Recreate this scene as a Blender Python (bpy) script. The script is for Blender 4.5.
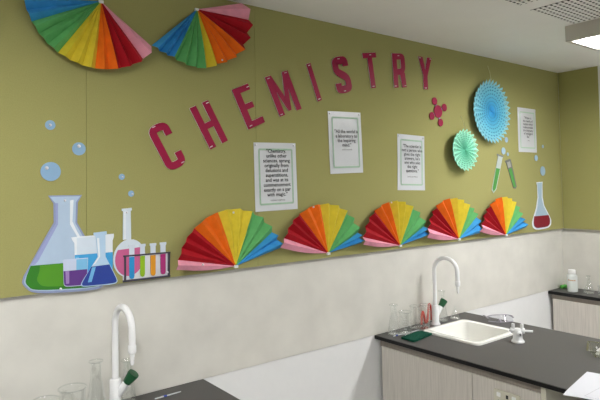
import bpy, bmesh, math, random
from mathutils import Vector, Matrix
random.seed(4)
PI = math.pi
scene = bpy.context.scene
COL = scene.collection
for o in list(bpy.data.objects): bpy.data.objects.remove(o)

# ------------------------------------------------------------------ camera
F_PX, CY_PX = 550.2, 163.55              # focal length and optical centre (pixels of the 600x400 frame)
YAW, PITCH, ROLL = 0.6605, 0.0396, -0.0180
CAM = Vector((-3.970, -2.002, 1.669))
_fwd = Vector((math.sin(YAW)*math.cos(PITCH), math.cos(YAW)*math.cos(PITCH), math.sin(PITCH)))
_r0 = Vector((math.cos(YAW), -math.sin(YAW), 0)); _u0 = _r0.cross(_fwd)
RGT = math.cos(ROLL)*_r0 + math.sin(ROLL)*_u0
UPV = -math.sin(ROLL)*_r0 + math.cos(ROLL)*_u0
cam = bpy.data.cameras.new('camera'); camo = bpy.data.objects.new('camera', cam); COL.objects.link(camo)
camo.matrix_world = Matrix(((RGT.x, UPV.x, -_fwd.x, CAM.x), (RGT.y, UPV.y, -_fwd.y, CAM.y), (RGT.z, UPV.z, -_fwd.z, CAM.z), (0, 0, 0, 1)))
cam.sensor_fit = 'HORIZONTAL'; cam.sensor_width = 36; cam.lens = F_PX/600*36
cam.shift_y = -(200-CY_PX)/600
cam.clip_start = 0.02
scene.camera = camo

# ------------------------------------------------------------------ world, exposure
world = bpy.data.worlds.new('world'); scene.world = world; world.use_nodes = True
world.node_tree.nodes['Background'].inputs[0].default_value = (0.75, 0.78, 0.82, 1)
world.node_tree.nodes['Background'].inputs[1].default_value = 0.05
scene.view_settings.view_transform = 'Standard'; scene.view_settings.look = 'None'
scene.view_settings.gamma = 1; scene.view_settings.use_curve_mapping = False
scene.view_settings.exposure = 0.10
LAMP = 36.0                               # radiance of the ceiling luminaires' diffusers
scene.cycles.transparent_max_bounces = 32
scene.cycles.diffuse_bounces = 6

ZB, ZS, ZC = 0.90, 1.323, 2.46            # bench top, pinboard bottom, ceiling

# ------------------------------------------------------------------ pixel -> place
def ray(x, y): return _fwd + RGT*((x-300)/F_PX) + UPV*((CY_PX-y)/F_PX)
def W(x, y, d=0.0):                       # on the back wall, d metres in front of it
    v = ray(x, y); return CAM + v*((-d-CAM.y)/v.y)
def H(x, y, z=ZB):                        # on a horizontal plane
    v = ray(x, y); return CAM + v*((z-CAM.z)/v.z)

# ------------------------------------------------------------------ materials
def lin(c):
    c /= 255.0
    return c/12.92 if c <= .04045 else ((c+.055)/1.055)**2.4
def rgb(r, g, b): return (lin(r), lin(g), lin(b), 1)
MATS = {}
def mat(name, col, rough=.5, spec=.5, noise=None, bump=None, metal=0, coat=0, sheen=0):
    """noise=(scale, amount, stretch xyz) varies the colour; bump=(scale, strength, stretch)"""
    if name in MATS: return MATS[name]
    m = bpy.data.materials.new(name); m.use_nodes = True; nt = m.node_tree; b = nt.nodes['Principled BSDF']
    b.inputs['Base Color'].default_value = col; b.inputs['Roughness'].default_value = rough
    b.inputs['Specular IOR Level'].default_value = spec; b.inputs['Metallic'].default_value = metal
    b.inputs['Coat Weight'].default_value = coat; b.inputs['Sheen Weight'].default_value = sheen
    tc = nt.nodes.new('ShaderNodeTexCoord')
    def tex(sc, st, detail=4):
        mp = nt.nodes.new('ShaderNodeMapping'); mp.inputs['Scale'].default_value = st
        nt.links.new(tc.outputs['Object'], mp.inputs[0])
        n = nt.nodes.new('ShaderNodeTexNoise'); n.inputs['Scale'].default_value = sc; n.inputs['Detail'].default_value = detail
        nt.links.new(mp.outputs[0], n.inputs['Vector']); return n
    if noise:
        n = tex(noise[0], noise[2] if len(noise) > 2 else (1, 1, 1))
        r = nt.nodes.new('ShaderNodeMapRange'); r.inputs[1].default_value = .3; r.inputs[2].default_value = .7
        r.inputs[3].default_value = 1-noise[1]; r.inputs[4].default_value = 1+noise[1]
        nt.links.new(n.outputs[0], r.inputs[0])
        mx = nt.nodes.new('ShaderNodeVectorMath'); mx.operation = 'SCALE'
        mx.inputs[0].default_value = col[:3]; nt.links.new(r.outputs[0], mx.inputs['Scale'])
        nt.links.new(mx.outputs[0], b.inputs['Base Color'])
    if bump:
        n = tex(bump[0], bump[2] if len(bump) > 2 else (1, 1, 1))
        bp = nt.nodes.new('ShaderNodeBump'); bp.inputs['Strength'].default_value = bump[1]; bp.inputs['Distance'].default_value = .002
        nt.links.new(n.outputs[0], bp.inputs['Height']); nt.links.new(bp.outputs[0], b.inputs['Normal'])
    MATS[name] = m; return m
def glass(name, tint=(.985, .99, .987, 1), gloss=1.0, rough=.02):
    if name in MATS: return MATS[name]
    m = bpy.data.materials.new(name); m.use_nodes = True; nt = m.node_tree; nt.nodes.clear()
    out = nt.nodes.new('ShaderNodeOutputMaterial'); mix = nt.nodes.new('ShaderNodeMixShader')
    t = nt.nodes.new('ShaderNodeBsdfTransparent'); t.inputs[0].default_value = tint
    g = nt.nodes.new('ShaderNodeBsdfGlossy'); g.inputs['Roughness'].default_value = rough; g.inputs[0].default_value = (gloss, gloss, gloss, 1)
    lw = nt.nodes.new('ShaderNodeLayerWeight'); lw.inputs[0].default_value = .5      # Schlick reflectance, same from both sides of the wall
    pw = nt.nodes.new('ShaderNodeMath'); pw.operation = 'POWER'; pw.inputs[1].default_value = 4.0
    ma = nt.nodes.new('ShaderNodeMath'); ma.operation = 'MULTIPLY_ADD'; ma.inputs[1].default_value = .8; ma.inputs[2].default_value = .07
    nt.links.new(lw.outputs['Facing'], pw.inputs[0]); nt.links.new(pw.outputs[0], ma.inputs[0])
    nt.links.new(ma.outputs[0], mix.inputs[0]); nt.links.new(t.outputs[0], mix.inputs[1]); nt.links.new(g.outputs[0], mix.inputs[2])
    nt.links.new(mix.outputs[0], out.inputs[0]); MATS[name] = m; return m
def emit(name, col, s):
    if name in MATS: return MATS[name]
    m = bpy.data.materials.new(name); m.use_nodes = True; nt = m.node_tree; nt.nodes.clear()
    out = nt.nodes.new('ShaderNodeOutputMaterial'); e = nt.nodes.new('ShaderNodeEmission')
    e.inputs[0].default_value = col; e.inputs[1].default_value = s
    nt.links.new(e.outputs[0], out.inputs[0]); MATS[name] = m; return m

M_PIN = mat('olive_pinboard_fabric', rgb(158, 155, 99), .95, .15, (260, .05), (420, .4), sheen=.05)
M_SPLASH = mat('cloudy_greige_laminate', rgb(211, 209, 201), .6, .35, (7, .06), (60, .03))
M_WHITE = mat('white_wall_paint', rgb(226, 227, 227), .6, .4, (30, .01), (200, .05))
M_CEIL = mat('ceiling_paint', rgb(238, 237, 232), .9, .2, (6, .012), (260, .1))
M_FLOOR = mat('grey_vinyl_floor', rgb(188, 187, 184), .5, .4, (14, .06))
M_BENCH = mat('charcoal_bench_laminate', rgb(76, 75, 73), .5, .35, (160, .06), (300, .05))
M_EDGE = mat('black_bench_edge', rgb(10, 10, 11), .45, .3, (40, .1))
M_WOOD = mat('pale_taupe_woodgrain', rgb(201, 196, 188), .55, .35, (30, .10, (6, 6, .25)), (120, .08, (6, 6, .2)))
M_RAIL = mat('dark_taupe_rail', rgb(140, 132, 123), .55, .35, (30, .08, (6, 6, .3)))
M_CREAM = mat('cream_edge_panel', rgb(205, 202, 186), .5, .4, (20, .03))
M_ALU = mat('brushed_aluminium', rgb(160, 158, 150), .4, .5, (60, .05, (1, 1, 8)), metal=.6)
M_DARK = mat('dark_void', rgb(25, 25, 26), .8, .2, (20, .1))
M_PLASTIC = mat('white_plastic', rgb(232, 233, 232), .35, .5, (40, .01))
M_TAP = mat('white_powder_coat', rgb(236, 237, 238), .3, .5, (40, .01))
M_GREENK = mat('dark_green_plastic', rgb(10, 78, 42), .4, .5, (60, .06))
M_CERAM = mat('white_ceramic', rgb(238, 238, 233), .18, .5, (10, .012), coat=.4)
M_CHROME = mat('chrome', rgb(190, 190, 190), .2, .5, (40, .03), metal=1)
M_MAG = mat('magenta_foil_card', rgb(152, 10, 61), .5, .3, (40, .05))
M_PINW = mat('white_pin', rgb(225, 225, 228), .3, .5, (50, .02))
M_SHEET = mat('laminated_paper', rgb(216, 219, 222), .22, .6, (25, .01), (14, .25), coat=.5)
M_MINT = mat('mint_print', rgb(164, 196, 170), .4, .4, (60, .05))
M_INK = mat('black_ink', rgb(30, 30, 33), .4, .4, (60, .05))
M_GLASS = glass('clear_glass'); M_GLASSLIP = glass('glass_lip', (.93, .945, .94, 1))
M_CLEARPL = glass('clear_plastic', (.90, .91, .87, 1), .9, .08)
M_BOND = mat('lilac_card', rgb(150, 150, 190), .5, .4, (60, .04))

# ------------------------------------------------------------------ objects
LOC = {}
def thing(name, label, cat, loc=(0, 0, 0), group=None):
    o = bpy.data.objects.new(name, None); COL.objects.link(o); o.location = loc; o.empty_display_size = .05
    o['label'] = label; o['category'] = cat
    if group: o['group'] = group
    LOC[o] = Vector(loc); return o
def mk(name, verts, faces, m, parent=None, smooth=False, label=None, cat=None, group=None, kind=None, loc=None):
    """one mesh object; verts are given in room coordinates"""
    base = LOC[parent] if parent is not None else Vector(loc or (0, 0, 0))
    me = bpy.data.meshes.new(name)
    me.from_pydata([Vector(v)-base for v in verts], [], faces)
    bm = bmesh.new(); bm.from_mesh(me); bmesh.ops.remove_doubles(bm, verts=bm.verts, dist=1e-6)
    bmesh.ops.recalc_face_normals(bm, faces=bm.faces); bm.to_mesh(me); bm.free()
    if smooth:
        for p in me.polygons: p.use_smooth = True
        try: me.set_sharp_from_angle(angle=math.radians(40))
        except Exception: pass
    me.materials.append(m)
    o = bpy.data.objects.new(name, me); COL.objects.link(o)
    if parent is not None: o.parent = parent
    else: o.location = base
    LOC[o] = base
    if label: o['label'] = label
    if cat: o['category'] = cat
    if group: o['group'] = group
    if kind: o['kind'] = kind
    return o
class G:
    def __init__(s): s.v = []; s.f = []
    def add(s, v, f):
        k = len(s.v); s.v += [Vector(p) for p in v]; s.f += [tuple(i+k for i in q) for q in f]; return s
    def box(s, a, b):
        x0, y0, z0 = a; x1, y1, z1 = b
        return s.add([(x0, y0, z0), (x1, y0, z0), (x1, y1, z0), (x0, y1, z0), (x0, y0, z1), (x1, y0, z1), (x1, y1, z1), (x0, y1, z1)],
                     [(0, 3, 2, 1), (4, 5, 6, 7), (0, 1, 5, 4), (1, 2, 6, 5), (2, 3, 7, 6), (3, 0, 4, 7)])
    def bbox(s, a, b, r=.003):             # box with chamfered edges
        bm = bmesh.new(); bmesh.ops.create_cube(bm, size=1)
        for v in bm.verts: v.co = Vector([(a[i]+b[i])/2 + v.co[i]*abs(b[i]-a[i]) for i in range(3)])
        bmesh.ops.bevel(bm, geom=bm.edges[:], offset=r, segments=2, affect='EDGES', profile=.5)
        bm.verts.index_update(); s.add([v.co.copy() for v in bm.verts], [[v.index for v in f.verts] for f in bm.faces]); bm.free(); return s
    def tube(s, pts, r, n=12, caps=True):
        pts = [Vector(p) for p in pts]; rs = r if isinstance(r, (list, tuple)) else [r]*len(pts)
        prev = None; k = len(s.v)
        for i, p in enumerate(pts):
            t = (pts[min(i+1, len(pts)-1)]-pts[max(i-1, 0)]).normalized()
            if prev is None:
                a = Vector((0, 0, 1)) if abs(t.z) < .9 else Vector((1, 0, 0)); u = t.cross(a).normalized()
            else:
                u = (prev - t*prev.dot(t)).normalized()
            prev = u; w = t.cross(u)
            for j in range(n):
                q = 2*PI*j/n; s.v.append(p + (u*math.cos(q)+w*math.sin(q))*rs[i])
        for i in range(len(pts)-1):
            for j in range(n):
                s.f.append((k+i*n+j, k+i*n+(j+1) % n, k+(i+1)*n+(j+1) % n, k+(i+1)*n+j))
        if caps:
            s.f.append(tuple(range(k, k+n))); s.f.append(tuple(range(k+(len(pts)-1)*n, k+len(pts)*n)))
        return s
    def lathe(s, c, prof, n=28, axis=None):
        """prof = [(r, z)]; axis None = up, or a direction vector"""
        c = Vector(c); ax = Vector(axis).normalized() if axis else Vector((0, 0, 1))
        a = Vector((1, 0, 0)) if abs(ax.x) < .9 else Vector((0, 1, 0)); u = (a-ax*a.dot(ax)).normalized(); w = ax.cross(u)
        k = len(s.v)
        for r, z in prof:
            for j in range(n):
                q = 2*PI*j/n; s.v.append(c + ax*z + (u*math.cos(q)+w*math.sin(q))*max(r, 1e-5))
        for i in range(len(prof)-1):
            for j in range(n):
                s.f.append((k+i*n+j, k+i*n+(j+1) % n, k+(i+1)*n+(j+1) % n, k+(i+1)*n+j))
        return s
    def sphere(s, c, r, n=10):
        return s.lathe(c, [(r*math.sin(PI*i/6), -r*math.cos(PI*i/6)) for i in range(7)], n)
    def plate(s, pts, d0, d1):
        """pts: outline on the back wall (points), slab between d0 and d1 in front of it"""
        n = len(pts); k = len(s.v)
        for d in (d0, d1):
            for p in pts: s.v.append(Vector((p[0], -d, p[2])))
        s.f.append(tuple(range(k, k+n))); s.f.append(tuple(range(k+n, k+2*n)))
        for j in range(n): s.f.append((k+j, k+(j+1) % n, k+n+(j+1) % n, k+n+j))
        return s
    def out(s, name, m, parent=None, **kw): return mk(name, s.v, s.f, m, parent, **kw)
def struct(name, g, m): return g.out(name, m, kind='structure')

def smoothpoly(pts, it=2):
    for _ in range(it):
        o = []
        for i in range(len(pts)):
            a, b = Vector(pts[i]), Vector(pts[(i+1) % len(pts)]); o += [a.lerp(b, .25), a.lerp(b, .75)]
        pts = o
    return pts
def roundpoly(pts, idx, r=.25, n=4):
    """round only some corners of an outline"""
    o = []; L = len(pts)
    for i, p in enumerate(pts):
        p = Vector(p)
        if i in idx:
            a = p.lerp(Vector(pts[i-1]), r); b = p.lerp(Vector(pts[(i+1) % L]), r)
            for k in range(n+1):
                t = k/n; o.append(a*(1-t)**2 + p*2*t*(1-t) + b*t*t)
        else: o.append(p)
    return o

# ================================================================== SETTING
XL, XR, YF = -6.6, 3.6, -6.2              # the room runs on to both sides and behind
struct('floor', G().box((XL, YF, -.1), (XR, .2, 0)), M_FLOOR)
struct('ceiling', G().box((XL, YF, ZC), (XR, .2, ZC+.1)), M_CEIL)
wb = struct('wall_back', G().box((XL, .018, 0), (0, .2, ZC)), M_WHITE)
sb = G().bbox((XL, .0145, ZB), (.0045, .0185, ZS+.003), .001).out('splashback', M_SPLASH, wb, label='cloudy greige splashback laminate')
SEAMS = [-5.53, -4.81, -4.092, -3.373, -2.654, 0.0]
x0 = XL
for s in SEAMS:
    G().bbox((x0+.0005, 0, ZS), (s-.0005, .0185, ZC), .0008).out('pinboard_panel', M_PIN, wb); x0 = s
struct('trim_1', G().box((XL, .0005, ZS-.003), (-.008, .0145, ZS)), M_ALU)
# nib on the right: clad like the back wall
wr = struct('wall_right', G().box((.012, -.284, 0), (.15, .2, ZC)), M_WHITE)
G().bbox((.004, -.284, ZB), (.0125, .0145, ZS), .001).out('splashback', M_SPLASH, wr)
G().bbox((0, -.284, ZS), (.0125, 0, ZC), .0012).out('pinboard_panel', M_PIN, wr)
struct('trim_2', G().box((-.004, -.284, ZS-.014), (.004, -.001, ZS)), M_ALU)
struct('trim_3', G().box((-.006, -.300, ZS-.014), (.156, -.284, ZC)), M_WHITE)
struct('wall_far_right', G().box((XR, YF, 0), (XR+.1, .2, ZC)), M_WHITE)
struct('wall_beyond', G().box((.15, .1, 0), (XR, .2, ZC)), M_WHITE)
struct('wall_left', G().box((XL-.1, YF, 0), (XL, .2, ZC)), M_WHITE)
struct('wall_front', G().box((XL, YF-.1, 0), (XR, YF, ZC)), M_WHITE)

# ceiling luminaires: surface-mounted boxes 0.32 x 1.2, opaque sides, lit underside
def luminaire(x, y, label, lx=.325, ly=1.2):
    zb = 2.38
    t = thing('ceiling_light', label, 'ceiling light', (x, y, ZC), 'surface mounted ceiling lights')
    a, b = x-lx/2, x+lx/2; c, d = y-ly, y
    g = G(); w = .022
    g.box((a, c, zb), (a+w, d, ZC)); g.box((b-w, c, zb), (b, d, ZC)); g.box((a+w, c, zb), (b-w, c+w, ZC)); g.box((a+w, d-w, zb), (b-w, d, ZC))
    g.out('housing', M_LAMPH, t)
    G().box((a+w, c+w, zb+.026), (b-w, d-w, zb+.030)).out('diffuser', emit('lamp_diffuser', (1, .99, .985, 1), LAMP), t, label='glowing white diffuser')
M_LAMPH = mat('lamp_housing_paint', rgb(196, 193, 184), .5, .4, (20, .01))
luminaire(-1.007, -.636, 'white box ceiling light beside the perforated ceiling vents')
luminaire(1.55, -.80, 'added out-of-view box ceiling light past the short right wall')  # out of view; added so that wall shadows fall to the left
luminaire(-3.92, -.83, 'added out-of-view box ceiling light over the taps end of the benches')  # out of view; added to brighten the left part of the pinboard
luminaire(-3.92, -3.9, 'added out-of-view box ceiling light in the rear row, by the left end wall')  # unseen rear lamp, added to light the wall from the front
luminaire(-1.007, -3.9, 'added out-of-view box ceiling light in the rear row, in line with the vents')  # unseen too, added to raise the overall light level

# perforated ceiling vents
def vent(x0, x1, y1, y0, label):
    t = thing('ceiling_vent', label, 'ceiling vent', ((x0+x1)/2, (y0+y1)/2, ZC), 'perforated ceiling vents')
    G().box((x0, y0, ZC-.0015), (x1, y1, ZC)).out('backing', M_DARK, t)  # dark sheet in place of the unlit cavity behind the slots
    g = G(); za, zb = ZC-.0025, ZC-.0015
    py, px, sl, sw = .0255, .0302, .021, .011
    ny = int((y1-y0)/py); nx = int(round((x1-x0)/px))
    y = y1
    for i in range(ny):
        ya = y1-i*py; g.box((x0, ya-(py-sw), za), (x1, ya, zb))           # solid bar between slot rows
        for j in range(nx+1):
            xa = max(x0, x0+j*px-(px-sl)); xb = min(x1, x0+j*px)
            if xb > xa: g.box((xa, ya-py, za), (xb, ya-(py-sw), zb))
    g.out('grille', M_CEIL, t)
vent(-1.575, -1.183, -.676, -1.30, 'slotted ceiling vent touching the ceiling light')
vent(-2.085, -1.683, -.676, -1.30, 'slotted ceiling vent away from the ceiling light')

# ================================================================== BENCHES
def rrect(x0, x1, y0, y1, r, z, n=5):
    o = []
    for cx, cy, a in ((x1-r, y1-r, 0), (x0+r, y1-r, PI/2), (x0+r, y0+r, PI), (x1-r, y0+r, 3*PI/2)):
        for k in range(n+1):
            q = a+PI/2*k/n; o.append(Vector((cx+r*math.cos(q), cy+r*math.sin(q), z)))
    return o
def loft(loops, g=None, cap=False):
    g = g or G(); n = len(loops[0]); k = len(g.v)
    for L in loops: g.v += [Vector(p) for p in L]
    for i in range(len(loops)-1):
        for j in range(n): g.f.append((k+i*n+j, k+i*n+(j+1) % n, k+(i+1)*n+(j+1) % n, k+(i+1)*n+j))
    if cap: g.f.append(tuple(range(k+(len(loops)-1)*n, k+len(loops)*n)))
    return g
SX0, SX1, SY0, SY1 = -1.724, -1.366, -.445, -.105       # sink rim on the right-hand bench
def benchtop(x0, x1, y0, y1, hole, label):
    t = thing('benchtop', label, 'benchtop', ((x0+x1)/2, (y0+y1)/2, ZB-.018))
    hx0, hx1, hy0, hy1 = hole
    g = G(); z1 = ZB
    for a, b in (((x0, y0), (hx0, y1)), ((hx1, y0), (x1, y1)), ((hx0, y0), (hx1, hy0)), ((hx0, hy1), (hx1, y1))):
        g.box((a[0], a[1], ZB-.018), (b[0], b[1], z1))
    g.out('top', M_BENCH, t)
    g = G(); e = .0022
    g.box((x0-e, y0-e, ZB-.018), (x0, y1, ZB-.002)); g.box((x1, y0-e, ZB-.018), (x1+e, y1, ZB-.002)); g.box((x0, y0-e, ZB-.018), (x1, y0, ZB-.002))
    g.out('edge_strip', M_EDGE, t, label='black edge strip')
    return t
def sink(x0, x1, y0, y1, label):
    t = thing('sink', label, 'sink', ((x0+x1)/2, (y0+y1)/2, ZB-.15))
    g = loft([rrect(x0, x1, y0, y1, .03, ZB+.0005), rrect(x0+.001, x1-.001, y0+.001, y1-.001, .03, ZB+.009), rrect(x0+.005, x1-.005, y0+.005, y1-.005, .028, ZB+.012),
              rrect(x0+.022, x1-.022, y0+.022, y1-.022, .035, ZB+.012), rrect(x0+.028, x1-.028, y0+.028, y1-.028, .035, ZB+.008)])
    g.out('rim', M_CERAM, t, smooth=True)
    i = .028
    g = loft([rrect(x0+i, x1-i, y0+i, y1-i, .035, ZB+.008), rrect(x0+i+.006, x1-i-.006, y0+i+.006, y1-i-.006, .04, ZB-.06), rrect(x0+i+.016, x1-i-.016, y0+i+.016, y1-i-.016, .05, ZB-.125),
              rrect(x0+i+.05, x1-i-.05, y0+i+.05, y1-i-.05, .05, ZB-.145)], cap=True)
    g.out('basin', M_CERAM, t, smooth=True)
    G().lathe(((x0+x1)/2, (y0+y1)/2, ZB-.1445), [(.001, .002), (.02, .002), (.024, 0)], 20).out('drain', M_CHROME, t, smooth=True)
    return t
BX0, BX1, BYF = -1.941, -1.185, -2.3
benchtop(BX0, BX1, BYF, .014, (SX0+.026, SX1-.026, SY0+.026, SY1-.026), 'charcoal benchtop with white sink, gas tap and paper on it')
sink(SX0, SX1, SY0, SY1, 'white ceramic sink let into the bench with the gas tap')
DX = -1.748
benchtop(BX0+DX, -2.915, -1.25, .014, (SX0+DX+.026, SX1+DX-.026, SY0-.09+.026, SY1-.09-.026), 'charcoal benchtop with glass beakers and no gas tap')
sink(SX0+DX, SX1+DX, SY0-.09, SY1-.09, 'white ceramic sink let into the bench without gas tap')

# under-bench cabinet of the right-hand bench
cb = thing('bench_cabinet', 'pale woodgrain cabinet with power outlet under the gas tap bench', 'cabinet', (-1.55, -.43, 0))
CX = BX0+.02
g = G(); g.box((CX+.02, -.855, .1), (BX1-.02, -.837, .881)); g.box((CX+.02, -.835, .1), (BX1-.02, .002, .118)); g.box((BX1-.04, -.835, .1), (BX1-.02, .002, .881))
g.box((CX+.02, -.016, .1), (BX1-.04, .002, .881)); g.out('carcass', M_WOOD, cb)
G().box((CX+.008, -.857, .842), (CX+.022, .002, .881)).out('rail', M_RAIL, cb, label='recessed taupe top rail')
for a, b in ((-.5445, -.012), (-.855, -.5475)):
    G().bbox((CX, a, .11), (CX+.018, b, .846), .0012).out('door', M_WOOD, cb)
G().bbox((CX-.001, -.878, 0), (BX1-.02, -.857, .8815), .001).out('end_panel', M_CREAM, cb, label='cream end panel')
G().box((CX+.05, -.855, 0), (BX1-.06, 0, .1)).out('kickboard', M_DARK, cb)
lg = thing('bench_support', 'dark support panel at the free end under the gas tap bench', 'support panel', (-1.55, -2.2, 0))
G().bbox((BX0+.05, -2.25, 0), (BX1-.05, -2.22, .8815), .002).out('panel', M_DARK, lg)
G().bbox((BX1-.05, -2.22, .3), (BX1-.03, -.88, .8815), .002).out('modesty_panel', M_DARK, lg)  # far-side panel, coloured dark for the shade in the knee space
# under-bench cabinet of the left-hand bench
cb2 = thing('bench_cabinet', 'pale woodgrain cabinet under the bench without gas tap', 'cabinet', (-3.3, -.43, 0))
g = G(); a, b = BX0+DX+.04, -2.935
g.box((a, -.855, .1), (b, -.837, .881)); g.box((a, -.835, .1), (b, .002, .118)); g.box((b-.02, -.835, .1), (b, .002, .881)); g.box((a, -.016, .1), (b-.02, .002, .881))
g.out('carcass', M_WOOD, cb2)
for c, d in ((-.43, -.012), (-.855, -.433)): G().bbox((a-.02, c, .11), (a-.002, d, .846), .0012).out('door', M_WOOD, cb2)
G().box((a+.03, -.85, 0), (b-.03, 0, .1)).out('kickboard', M_DARK, cb2)
G().box((a-.012, -.857, .842), (a, .002, .881)).out('rail', M_RAIL, cb2)

# narrow counter along the nib
RX = -.217
t = thing('counter_ledge', 'narrow black-edged counter along the short right wall', 'counter', (-.11, -.4, ZB-.025))
G().box((RX, -1.1, ZB-.022), (.003, .0135, ZB)).out('top', M_BENCH, t)
g = G(); g.box((RX-.002, -1.1, ZB-.022), (RX, .0135, ZB-.001)); g.out('edge_strip', M_EDGE, t)
t = thing('ledge_cabinet', 'pale woodgrain cabinet under the narrow counter', 'cabinet', (-.1, -.5, 0))
g = G(); g.box((RX+.03, -1.09, .1), (.003, -1.072, .877)); g.box((RX+.03, -1.072, .1), (.003, .002, .118)); g.box((-.015, -1.072, .118), (.003, .002, .877)); g.box((RX+.03, -.014, .118), (-.015, .002, .877))
g.out('carcass', M_WOOD, t)
G().box((RX+.014, -1.09, .842), (RX+.03, .002, .877)).out('rail', M_RAIL, t)
for a, b in ((-.54, -.012), (-1.09, -.543)): G().bbox((RX+.008, a, .11), (RX+.028, b, .846), .0012).out('door', M_WOOD, t)
G().box((RX+.05, -1.08, 0), (0, 0, .1)).out('kickboard', M_DARK, t)

# ================================================================== LETTERS
def bar(pts): return pts
def strokes(ch, s):
    """outline polygons of block capitals in a unit box; s = stroke as a fraction of width, v = stroke as a fraction of height"""
    v = .135
    if ch == 'H': return [[(0, 0), (s, 0), (s, .43), (1-s, .43), (1-s, 0), (1, 0), (1, 1), (1-s, 1), (1-s, .57), (s, .57), (s, 1), (0, 1)]]
    if ch == 'E': return [[(0, 0), (1, 0), (1, v+.02), (s, v+.02), (s, .44), (.78, .44), (.78, .58), (s, .58), (s, 1-v-.01), (.93, 1-v-.01), (.93, 1), (0, 1)]]
    if ch == 'I': return [[(0, 0), (1, 0), (1, 1), (0, 1)]]
    if ch == 'T': return [[(.5-s/2, 0), (.5+s/2, 0), (.5+s/2, 1-v-.01), (1, 1-v-.01), (1, 1), (0, 1), (0, 1-v-.01), (.5-s/2, 1-v-.01)]]
    if ch == 'Y': return [[(.5-s/2, 0), (.5+s/2, 0), (.5+s/2, .42), (1, 1), (1-s-.02, 1), (.5, .60), (s+.02, 1), (0, 1), (.5-s/2, .42)]]
    if ch == 'M': return [[(0, 0), (s, 0), (s, .60), (.5-s*.28, .06), (.5+s*.28, .06), (1-s, .60), (1-s, 0), (1, 0), (1, 1), (1-s*1.08, 1), (.5, .42), (s*1.08, 1), (0, 1)]]
    return None
def bez(a, b, c, n=5): return [((1-t)**2*a[0]+2*t*(1-t)*b[0]+t*t*c[0], (1-t)**2*a[1]+2*t*(1-t)*b[1]+t*t*c[1]) for t in [i/n for i in range(n+1)]]
def ribbon(mid, s, v):
    """constant-width stroke along a centre line (quads), s and v = half widths in x and y"""
    polys = []; L = []; 
    for i, p in enumerate(mid):
        a = mid[max(i-1, 0)]; b = mid[min(i+1, len(mid)-1)]
        tx, ty = (b[0]-a[0])*v/s, (b[1]-a[1]); 
        tx, ty = (b[0]-a[0])/s, (b[1]-a[1])/v
        n = math.hypot(tx, ty) or 1; nx, ny = -ty/n*s, tx/n*v
        L.append(((p[0]+nx, p[1]+ny), (p[0]-nx, p[1]-ny)))
    return L
def letter(ch, TL, BL, BR, TR, s, label):
    tl, bl, br, tr = [W(*p, .006) for p in (TL, BL, BR, TR)]
    o = bl; u = ((br-bl)+(tr-tl))/2; v = ((tl-bl)+(tr-br))/2
    P = lambda q: o + u*q[0] + v*q[1]
    base = P((.5, 0)); d0, d1 = .0045, .0065
    g = G(); hv = s*u.length/v.length
    if ch in 'CSR':
        e = s/2; f = hv/2
        if ch == 'C':
            m = [(1-e, .70), (1-e, .82)] + bez((1-e, .84), (1-e, 1-f), (.5, 1-f)) + bez((.5, 1-f), (e, 1-f), (e, .83)) + [(e, .5)] + bez((e, .17), (e, f), (.5, f)) + bez((.5, f), (1-e, f), (1-e, .16)) + [(1-e, .18), (1-e, .31)]
        elif ch == 'S':
            m = [(1-e, .72), (1-e, .80)] + bez((1-e, .84), (1-e, 1-f), (.5, 1-f)) + bez((.5, 1-f), (e, 1-f), (e, .83)) + [(e, .76)] + bez((e, .68), (e, .60), (.5, .51)) + bez((.5, .51), (1-e, .42), (1-e, .30)) + [(1-e, .22)] + bez((1-e, .17), (1-e, f), (.5, f)) + bez((.5, f), (e, f), (e, .16)) + [(e, .20), (e, .29)]
        else:
            m = [(e, 1-f), (.55, 1-f)] + bez((.6, 1-f), (1-e, 1-f), (1-e, .84)) + [(1-e, .66)] + bez((1-e, .62), (1-e, .49), (.6, .46)) + [(e, .46)]
        mm = [m[0]]
        for q in m[1:]:
            if math.hypot(q[0]-mm[-1][0], q[1]-mm[-1][1]) > 1e-4: mm.append(q)
        L = ribbon(mm, e, f); n = len(L); k = 0
        out = [P(a) for a, b in L]; inn = [P(b) for a, b in L]
        g.plate_strip(out, inn, d0, d1)
        if ch == 'R':
            g.plate([P(q) for q in ((0, 0), (s, 0), (s, 1), (0, 1))], d0, d1+.0002)
            g.plate([P(q) for q in ((.60, .5), (.60-s*.25, .46), (1-s, 0), (1, 0), (1-.02, .12), (.93, .42))], d0, d1+.0001)
    else:
        for poly in strokes(ch, s): g.plate([P(q) for q in poly], d0, d1)
    sh = -u.normalized()*.0009 + v.normalized()*.0007
    edge = G().add([p+sh+Vector((0, .0012, 0)) for p in g.v], list(g.f))
    root = g.out('paper_letter', M_MAG, label=label, cat='letter', group='magenta letters of the wall title', loc=base)
    edge.out('white_backing', M_PINW, root, label='white backing card edge')
    st = {'C': ((.35, .97), (.8, .06)), 'H': ((.9, .95), (.1, .05)), 'E': ((.85, .93), (.2, .06)), 'M': ((.12, .95), (.88, .96), (.1, .04)), 'I': ((.5, .95), (.5, .05)),
          'S': ((.45, .94), (.5, .06)), 'T': ((.55, .94), (.5, .05)), 'R': ((.5, .93), (.9, .05), (.1, .05)), 'Y': ((.12, .96), (.9, .96), (.5, .04))}[ch]
    for a, b in st:
        p = P((a, b)); w = u.normalized()*.0065; h = v.normalized()*.0016
        G().plate([p-w-h, p+w-h, p+w+h, p-w+h], d1-.0005, d1+.0012).out('staple', M_PINW, root, label='silver staple')
    return root
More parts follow.
